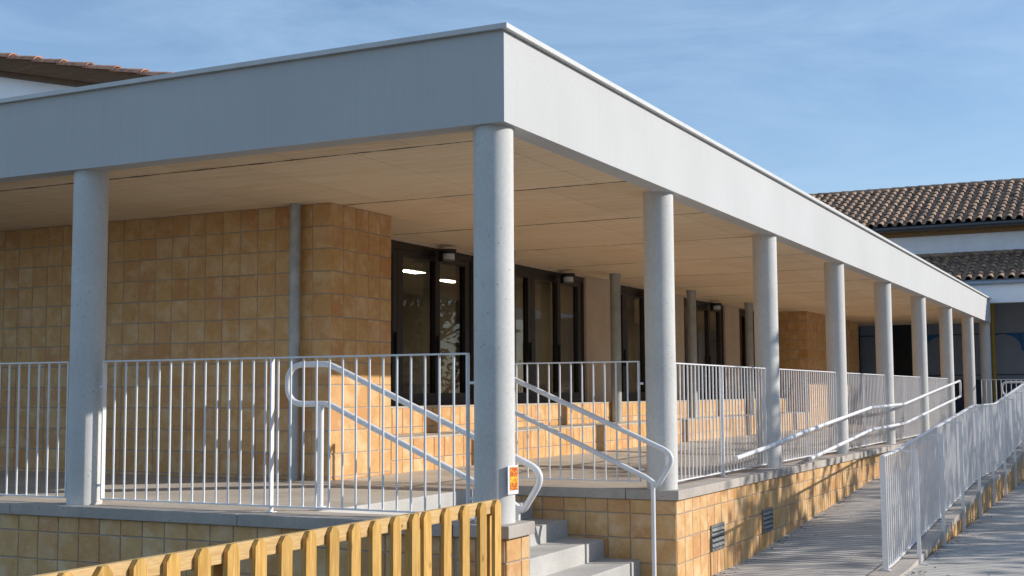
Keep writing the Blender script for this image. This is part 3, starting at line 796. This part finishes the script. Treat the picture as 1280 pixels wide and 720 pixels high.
# porch beam + ceiling + lower roof
MB().box(FX0, FX1, 29.32, 29.56, 3.30, 3.82, .01).build('porch_beam', 'white_wall', fb)
MB().box(FX0, FX1, 29.56, YW, 3.55, 3.62).build('porch_ceiling', 'white_wall', fb)
for x in (5.2,): MB().cyl(x, 29.45, -.02, 3.3, .15, 32).build('column', 'column', fb)
MB().tube([(FX0, 29.24, 3.86), (FX1, 29.24, 3.86)], .065, 12).build('gutter', 'blue_gutter', fb)
MB().box(FX0, FX1, 29.28, 29.34, 3.83, 3.95).build('eave_board', 'blue_gutter', fb)
MB().prism([(29.25, 3.90), (32.1, 4.88), (32.1, 4.78), (29.35, 3.82)], 'x', FX0, FX1).build('roof_deck', 'gutter', fb)
tile_roof('roof_tiles', fb, -5, FX1, 29.25, 3.93, 32.0, 4.88, 'rt_old', seed=2)
mb = MB()
x = -5.0
while x < FX1: mb.tube([(x, 31.98, 4.93), (x+.27, 31.98, 4.93)], .1, 10, radii=[.105, .09]); x += .28
mb.build('flashing_tiles', 'rt_old', fb)
MB().box(FX0, FX1, 32.1, 32.4, 3.5, 5.85).build('upper_wall', 'white_wall', fb)
MB().box(FX0, FX1, 31.62, 32.1, 5.70, 5.74).box(FX0, FX1, 31.95, 32.098, 5.575, 5.70).build('eave_soffit', 'wood_eave', fb)
MB().box(FX0, FX1, 31.50, 31.62, 5.70, 5.83, .01).tube([(FX0, 31.46, 5.78), (FX1, 31.46, 5.78)], .06, 10).build('gutter', 'gutter', fb)
MB().prism([(31.5, 5.83), (36.2, 7.66), (41, 5.83), (41, 5.7), (31.5, 5.75)], 'x', FX0, FX1).build('roof_deck', 'gutter', fb)
tile_roof('roof_tiles', fb, -8, FX1, 31.45, 5.84, 36.1, 7.62, 'rt_old', course=.40, seed=5)
mb = MB(); x = FX0
while x < FX1: mb.tube([(x, 36.15, 7.66), (x+.46, 36.15, 7.66)], .1, 10, radii=[.125, .10]); x += .42
mb.build('ridge_tiles', 'rt_old', fb)
MB().box(FX0, FX1, 32.4, 41, GZ, 5.7).build('wall', 'white_wall', fb)
tag(MB().tube([(0.02, 31.2, 3.5), (0.02, 31.2, -.02)], .055, 14).build('pipe', 'yellow'), 'ochre yellow pipe standing behind the last round column', 'pipe')

# left gable building seen over the roof edge
gb = thing('gabled_building', 'white building with orange barrel tiles on its sloping gable, behind the left roof edge', 'building')
zt = lambda x: 5.19+(-7.542-x)*(5.789-5.13)/(10.631-7.542)
XA, XB = -20., -6.0
MB().prism([(XA, 3.26), (XB-.2, 3.26), (XB-.2, zt(XB-.2)-.32), (XA, zt(XA)-.32)], 'y', 5.25, 16).build('wall', 'white_wall', gb)
MB().prism([(XA, zt(XA)-.27), (XB, zt(XB)-.27), (XB, zt(XB)-.055), (XA, zt(XA)-.055)], 'y', 5.0, 5.06).build('barge_board', 'wood_brown', gb)
MB().prism([(XA, zt(XA)-.34), (XB, zt(XB)-.34), (XB, zt(XB)-.12), (XA, zt(XA)-.12)], 'y', 5.062, 16.4).build('roof_deck', 'wood_brown', gb)
mb = MB(); x = -14.0; dv = Vector((1, 0, -(5.789-5.13)/(10.631-7.542))).normalized()
for yr in [5.06+.25*i for i in range(12)]:
    x = -16.0+(.0 if yr > 5.1 else .0)
    while x < XB:
        a = Vector((x, yr, zt(x)-.055)); n = 10
        e1 = a+dv*.60
        for (p, q, r0, r1) in ((a, e1, .075, .098),):
            vs = []
            for (c, rr, up) in ((p, r0, .0), (q, r1, .022)):
                for k in range(n+1):
                    th = PI*k/n; vs.append(c+Vector((0, math.cos(th)*rr, 0))+Vector((dv.z*-1, 0, dv.x))*(math.sin(th)*rr*.8+up-.03))
            m_ = n+1
            mb.add(vs, [(k, k+1, m_+k+1, m_+k) for k in range(n)], True)
            lip = [v-Vector((0, 0, .02))-dv*.002 for v in vs[m_:]]
            mb.add(vs[m_:]+lip, [(k, k+1, m_+k+1, m_+k) for k in range(n)])
        x += .50
mb.build('roof_tiles', 'rt_new', gb)

# ------------------------------------------------------------------ trees right of the yard (their shade falls on the ramp)
def tree_meshes(seed):
    rnd = random.Random(seed); tr = MB(); cr = MB()
    def branch(p, d, ln, r, depth):
        pts = [p]; rad = [r]; n = 5
        for i in range(n):
            d = (d+Vector((rnd.uniform(-.2, .2), rnd.uniform(-.2, .2), rnd.uniform(-.08, .14)))).normalized()
            pts.append(pts[-1]+d*ln/n); rad.append(r*(1-.55*(i+1)/n))
        tr.tube(pts, r, 7, radii=rad)
        if depth >= 2:
            for q in pts[1:]:
                for _ in range(8):
                    c = q+Vector((rnd.gauss(0, .26), rnd.gauss(0, .26), rnd.gauss(0, .17)))
                    s = rnd.uniform(.05, .10); a = Vector((rnd.uniform(-1, 1), rnd.uniform(-1, 1), rnd.uniform(-1, 1))).normalized()
                    b = a.cross(Vector((rnd.uniform(-1, 1), rnd.uniform(-1, 1), rnd.uniform(-1, 1)))).normalized()
                    cr.add([c-a*s*1.6, c+b*s*.7, c+a*s*1.6, c-b*s*.7], [(0, 1, 2, 3)])
            return
        for i in range(4 if depth == 0 else 5):
            k = rnd.randint(2, n); az = rnd.uniform(0, 2*PI); el = rnd.uniform(.15, .9)
            branch(pts[k], Vector((math.cos(az)*math.cos(el), math.sin(az)*math.cos(el), math.sin(el))), ln*rnd.uniform(.55, .8), rad[k]*.6, depth+1)
        if depth == 0:
            for i in range(3):
                az = rnd.uniform(0, 2*PI); branch(pts[-1], Vector((math.cos(az)*.8, math.sin(az)*.8, .6)), ln*.75, rad[-1]*.8, 1)
    branch(Vector((0, 0, 0)), Vector((0, 0, 1)), 2.5, .14, 0)
    return mesh_only(tr, 'trunk', 'bark'), mesh_only(cr, 'crown', 'leaf')
TM = [tree_meshes(11), tree_meshes(29)]
for i, (x, y, s, rz, lab) in enumerate(((11.5, 12.0, 1.42, .3, 'nearest leafy tree beside the yard'), (11.9, 16.2, 1.5, 2.1, 'second leafy tree beside the yard'), (11.4, 20.4, 1.45, 4.0, 'third leafy tree beside the yard'), (12.2, 24.8, 1.52, 5.2, 'fourth leafy tree beside the yard'), (11.6, 29.2, 1.45, 1.2, 'fifth leafy tree beside the yard'), (12, 34, 1.5, 3.2, 'farthest leafy tree beside the yard'))):
    t = thing('tree', lab, 'tree', (x, y, GZ), 'trees beside the yard', rz); t.scale = (s, s, s)
    inst('trunk', TM[i % 2][0], t); inst('crown', TM[i % 2][1], t)

nb = thing('building', 'long beige two storey block, unseen, added behind the trees to dim the window reflections', 'building')  # unseen block, added so the window glass mirrors something darker than sky
MB().box(27, 36, -30, 60, GZ, 7.6).build('wall', 'int_wall', nb)
MB().box(26.6, 36.4, -30.4, 60.4, 7.6, 7.9).build('roof', 'gutter', nb)
for k in range(18):
    for z in (.3, 3.9): MB().box(26.96, 27.01, -27+k*4.8, -25+k*4.8, z, z+1.7).build('window', 'black', nb)
mb = MB(); rnd = random.Random(5)
def litter(x, y, z):
    a = rnd.uniform(0, 2*PI); s_ = rnd.uniform(.006, .018); c, d = math.cos(a)*s_, math.sin(a)*s_
    t1, t2 = rnd.uniform(.002, .008), rnd.uniform(.002, .01)
    mb.add([(x-c*1.5, y-d*1.5, z+.003), (x+d*.6, y-c*.6, z+t1), (x+c*1.5, y+d*1.5, z+.003), (x-d*.6, y+c*.6, z+t2)], [(0, 1, 2, 3)])
for _ in range(170):
    y = rnd.uniform(2.6, 13); litter(.2+abs(rnd.gauss(0, .05))+.01, y, ramp_z(y))
for _ in range(60):
    y = rnd.uniform(2.6, 13); litter(rnd.uniform(.25, 1.55), y, ramp_z(y))
for _ in range(110):
    y = rnd.uniform(2, 12); litter(1.89+abs(rnd.gauss(0, .12)), y, low_z(y)+.004)
for _ in range(60): litter(rnd.uniform(2, 4), rnd.uniform(1, 10), GZ+.004)
lo = mb.build('leaf_litter', 'bark'); lo['kind'] = 'stuff'; tag(lo, 'dry leaf crumbs scattered along the ramp wall and kerb', 'litter')
# ------------------------------------------------------------------ camera
C0 = (4.07751463, -7.85359108, .88013451)
r_ = Vector((.89376501, .44850354, -.00535654)); u_ = Vector((.04188206, -.07155936, .99655665)); f_ = Vector((-.44657587, .8909118, .0827415))
cam = bpy.data.cameras.new('camera'); co = bpy.data.objects.new('camera', cam); COL.objects.link(co)
cam.sensor_width = 36; cam.lens = 1592.06/1280*36; cam.clip_start = .05; cam.clip_end = 3000
m = Matrix((r_, u_, -f_)).transposed().to_4x4(); m.translation = Vector(C0); co.matrix_world = m
sc.camera = co

# ------------------------------------------------------------------ light
AZ, EL = R(28), R(24.8)
sd = Vector((math.cos(AZ)*math.cos(EL), math.sin(AZ)*math.cos(EL), math.sin(EL)))
sun = bpy.data.lights.new('sun', 'SUN'); sun.energy = 4.7; sun.angle = R(.53); sun.color = (1, .945, .87)
so = bpy.data.objects.new('sun', sun); COL.objects.link(so); so.rotation_euler = sd.to_track_quat('Z', 'Y').to_euler(); so.location = (20, 10, 20)
w = bpy.data.worlds.new('World'); sc.world = w; w.use_nodes = True; nt = w.node_tree
bg = nt.nodes['Background']; sky = N(nt, 'ShaderNodeTexSky'); sky.sky_type = 'NISHITA'; sky.sun_disc = False
sky.sun_elevation = EL; sky.sun_rotation = PI/2-AZ; sky.altitude = 50; sky.air_density = 1.0; sky.dust_density = .25; sky.ozone_density = 3.5
tc = N(nt, 'ShaderNodeTexCoord'); mp = N(nt, 'ShaderNodeMapping'); mp.inputs['Scale'].default_value = (1, 1.6, 5); mp.inputs['Rotation'].default_value = (.12, .1, .5)
L(nt, tc.outputs['Generated'], mp.inputs['Vector'])
n1 = noise(nt, mp.outputs[0], 3.0, 9, .66, .8)
cf = ramp(nt, n1, [(.36, g(.15)), (.74, g(.65))])
mxs = mixc(nt, cf, sky.outputs[0], (3.2, 4.55, 6.3))
L(nt, mxs, bg.inputs['Color']); bg.inputs['Strength'].default_value = .15

sc.view_settings.view_transform = 'Standard'; sc.view_settings.look = 'None'; sc.view_settings.gamma = 1; sc.view_settings.exposure = 0
sc.view_settings.use_curve_mapping = False
sc.cycles.use_denoising = True
sc.cycles.max_bounces = 8; sc.cycles.diffuse_bounces = 5; sc.cycles.transparent_max_bounces = 12; sc.cycles.sample_clamp_indirect = 8
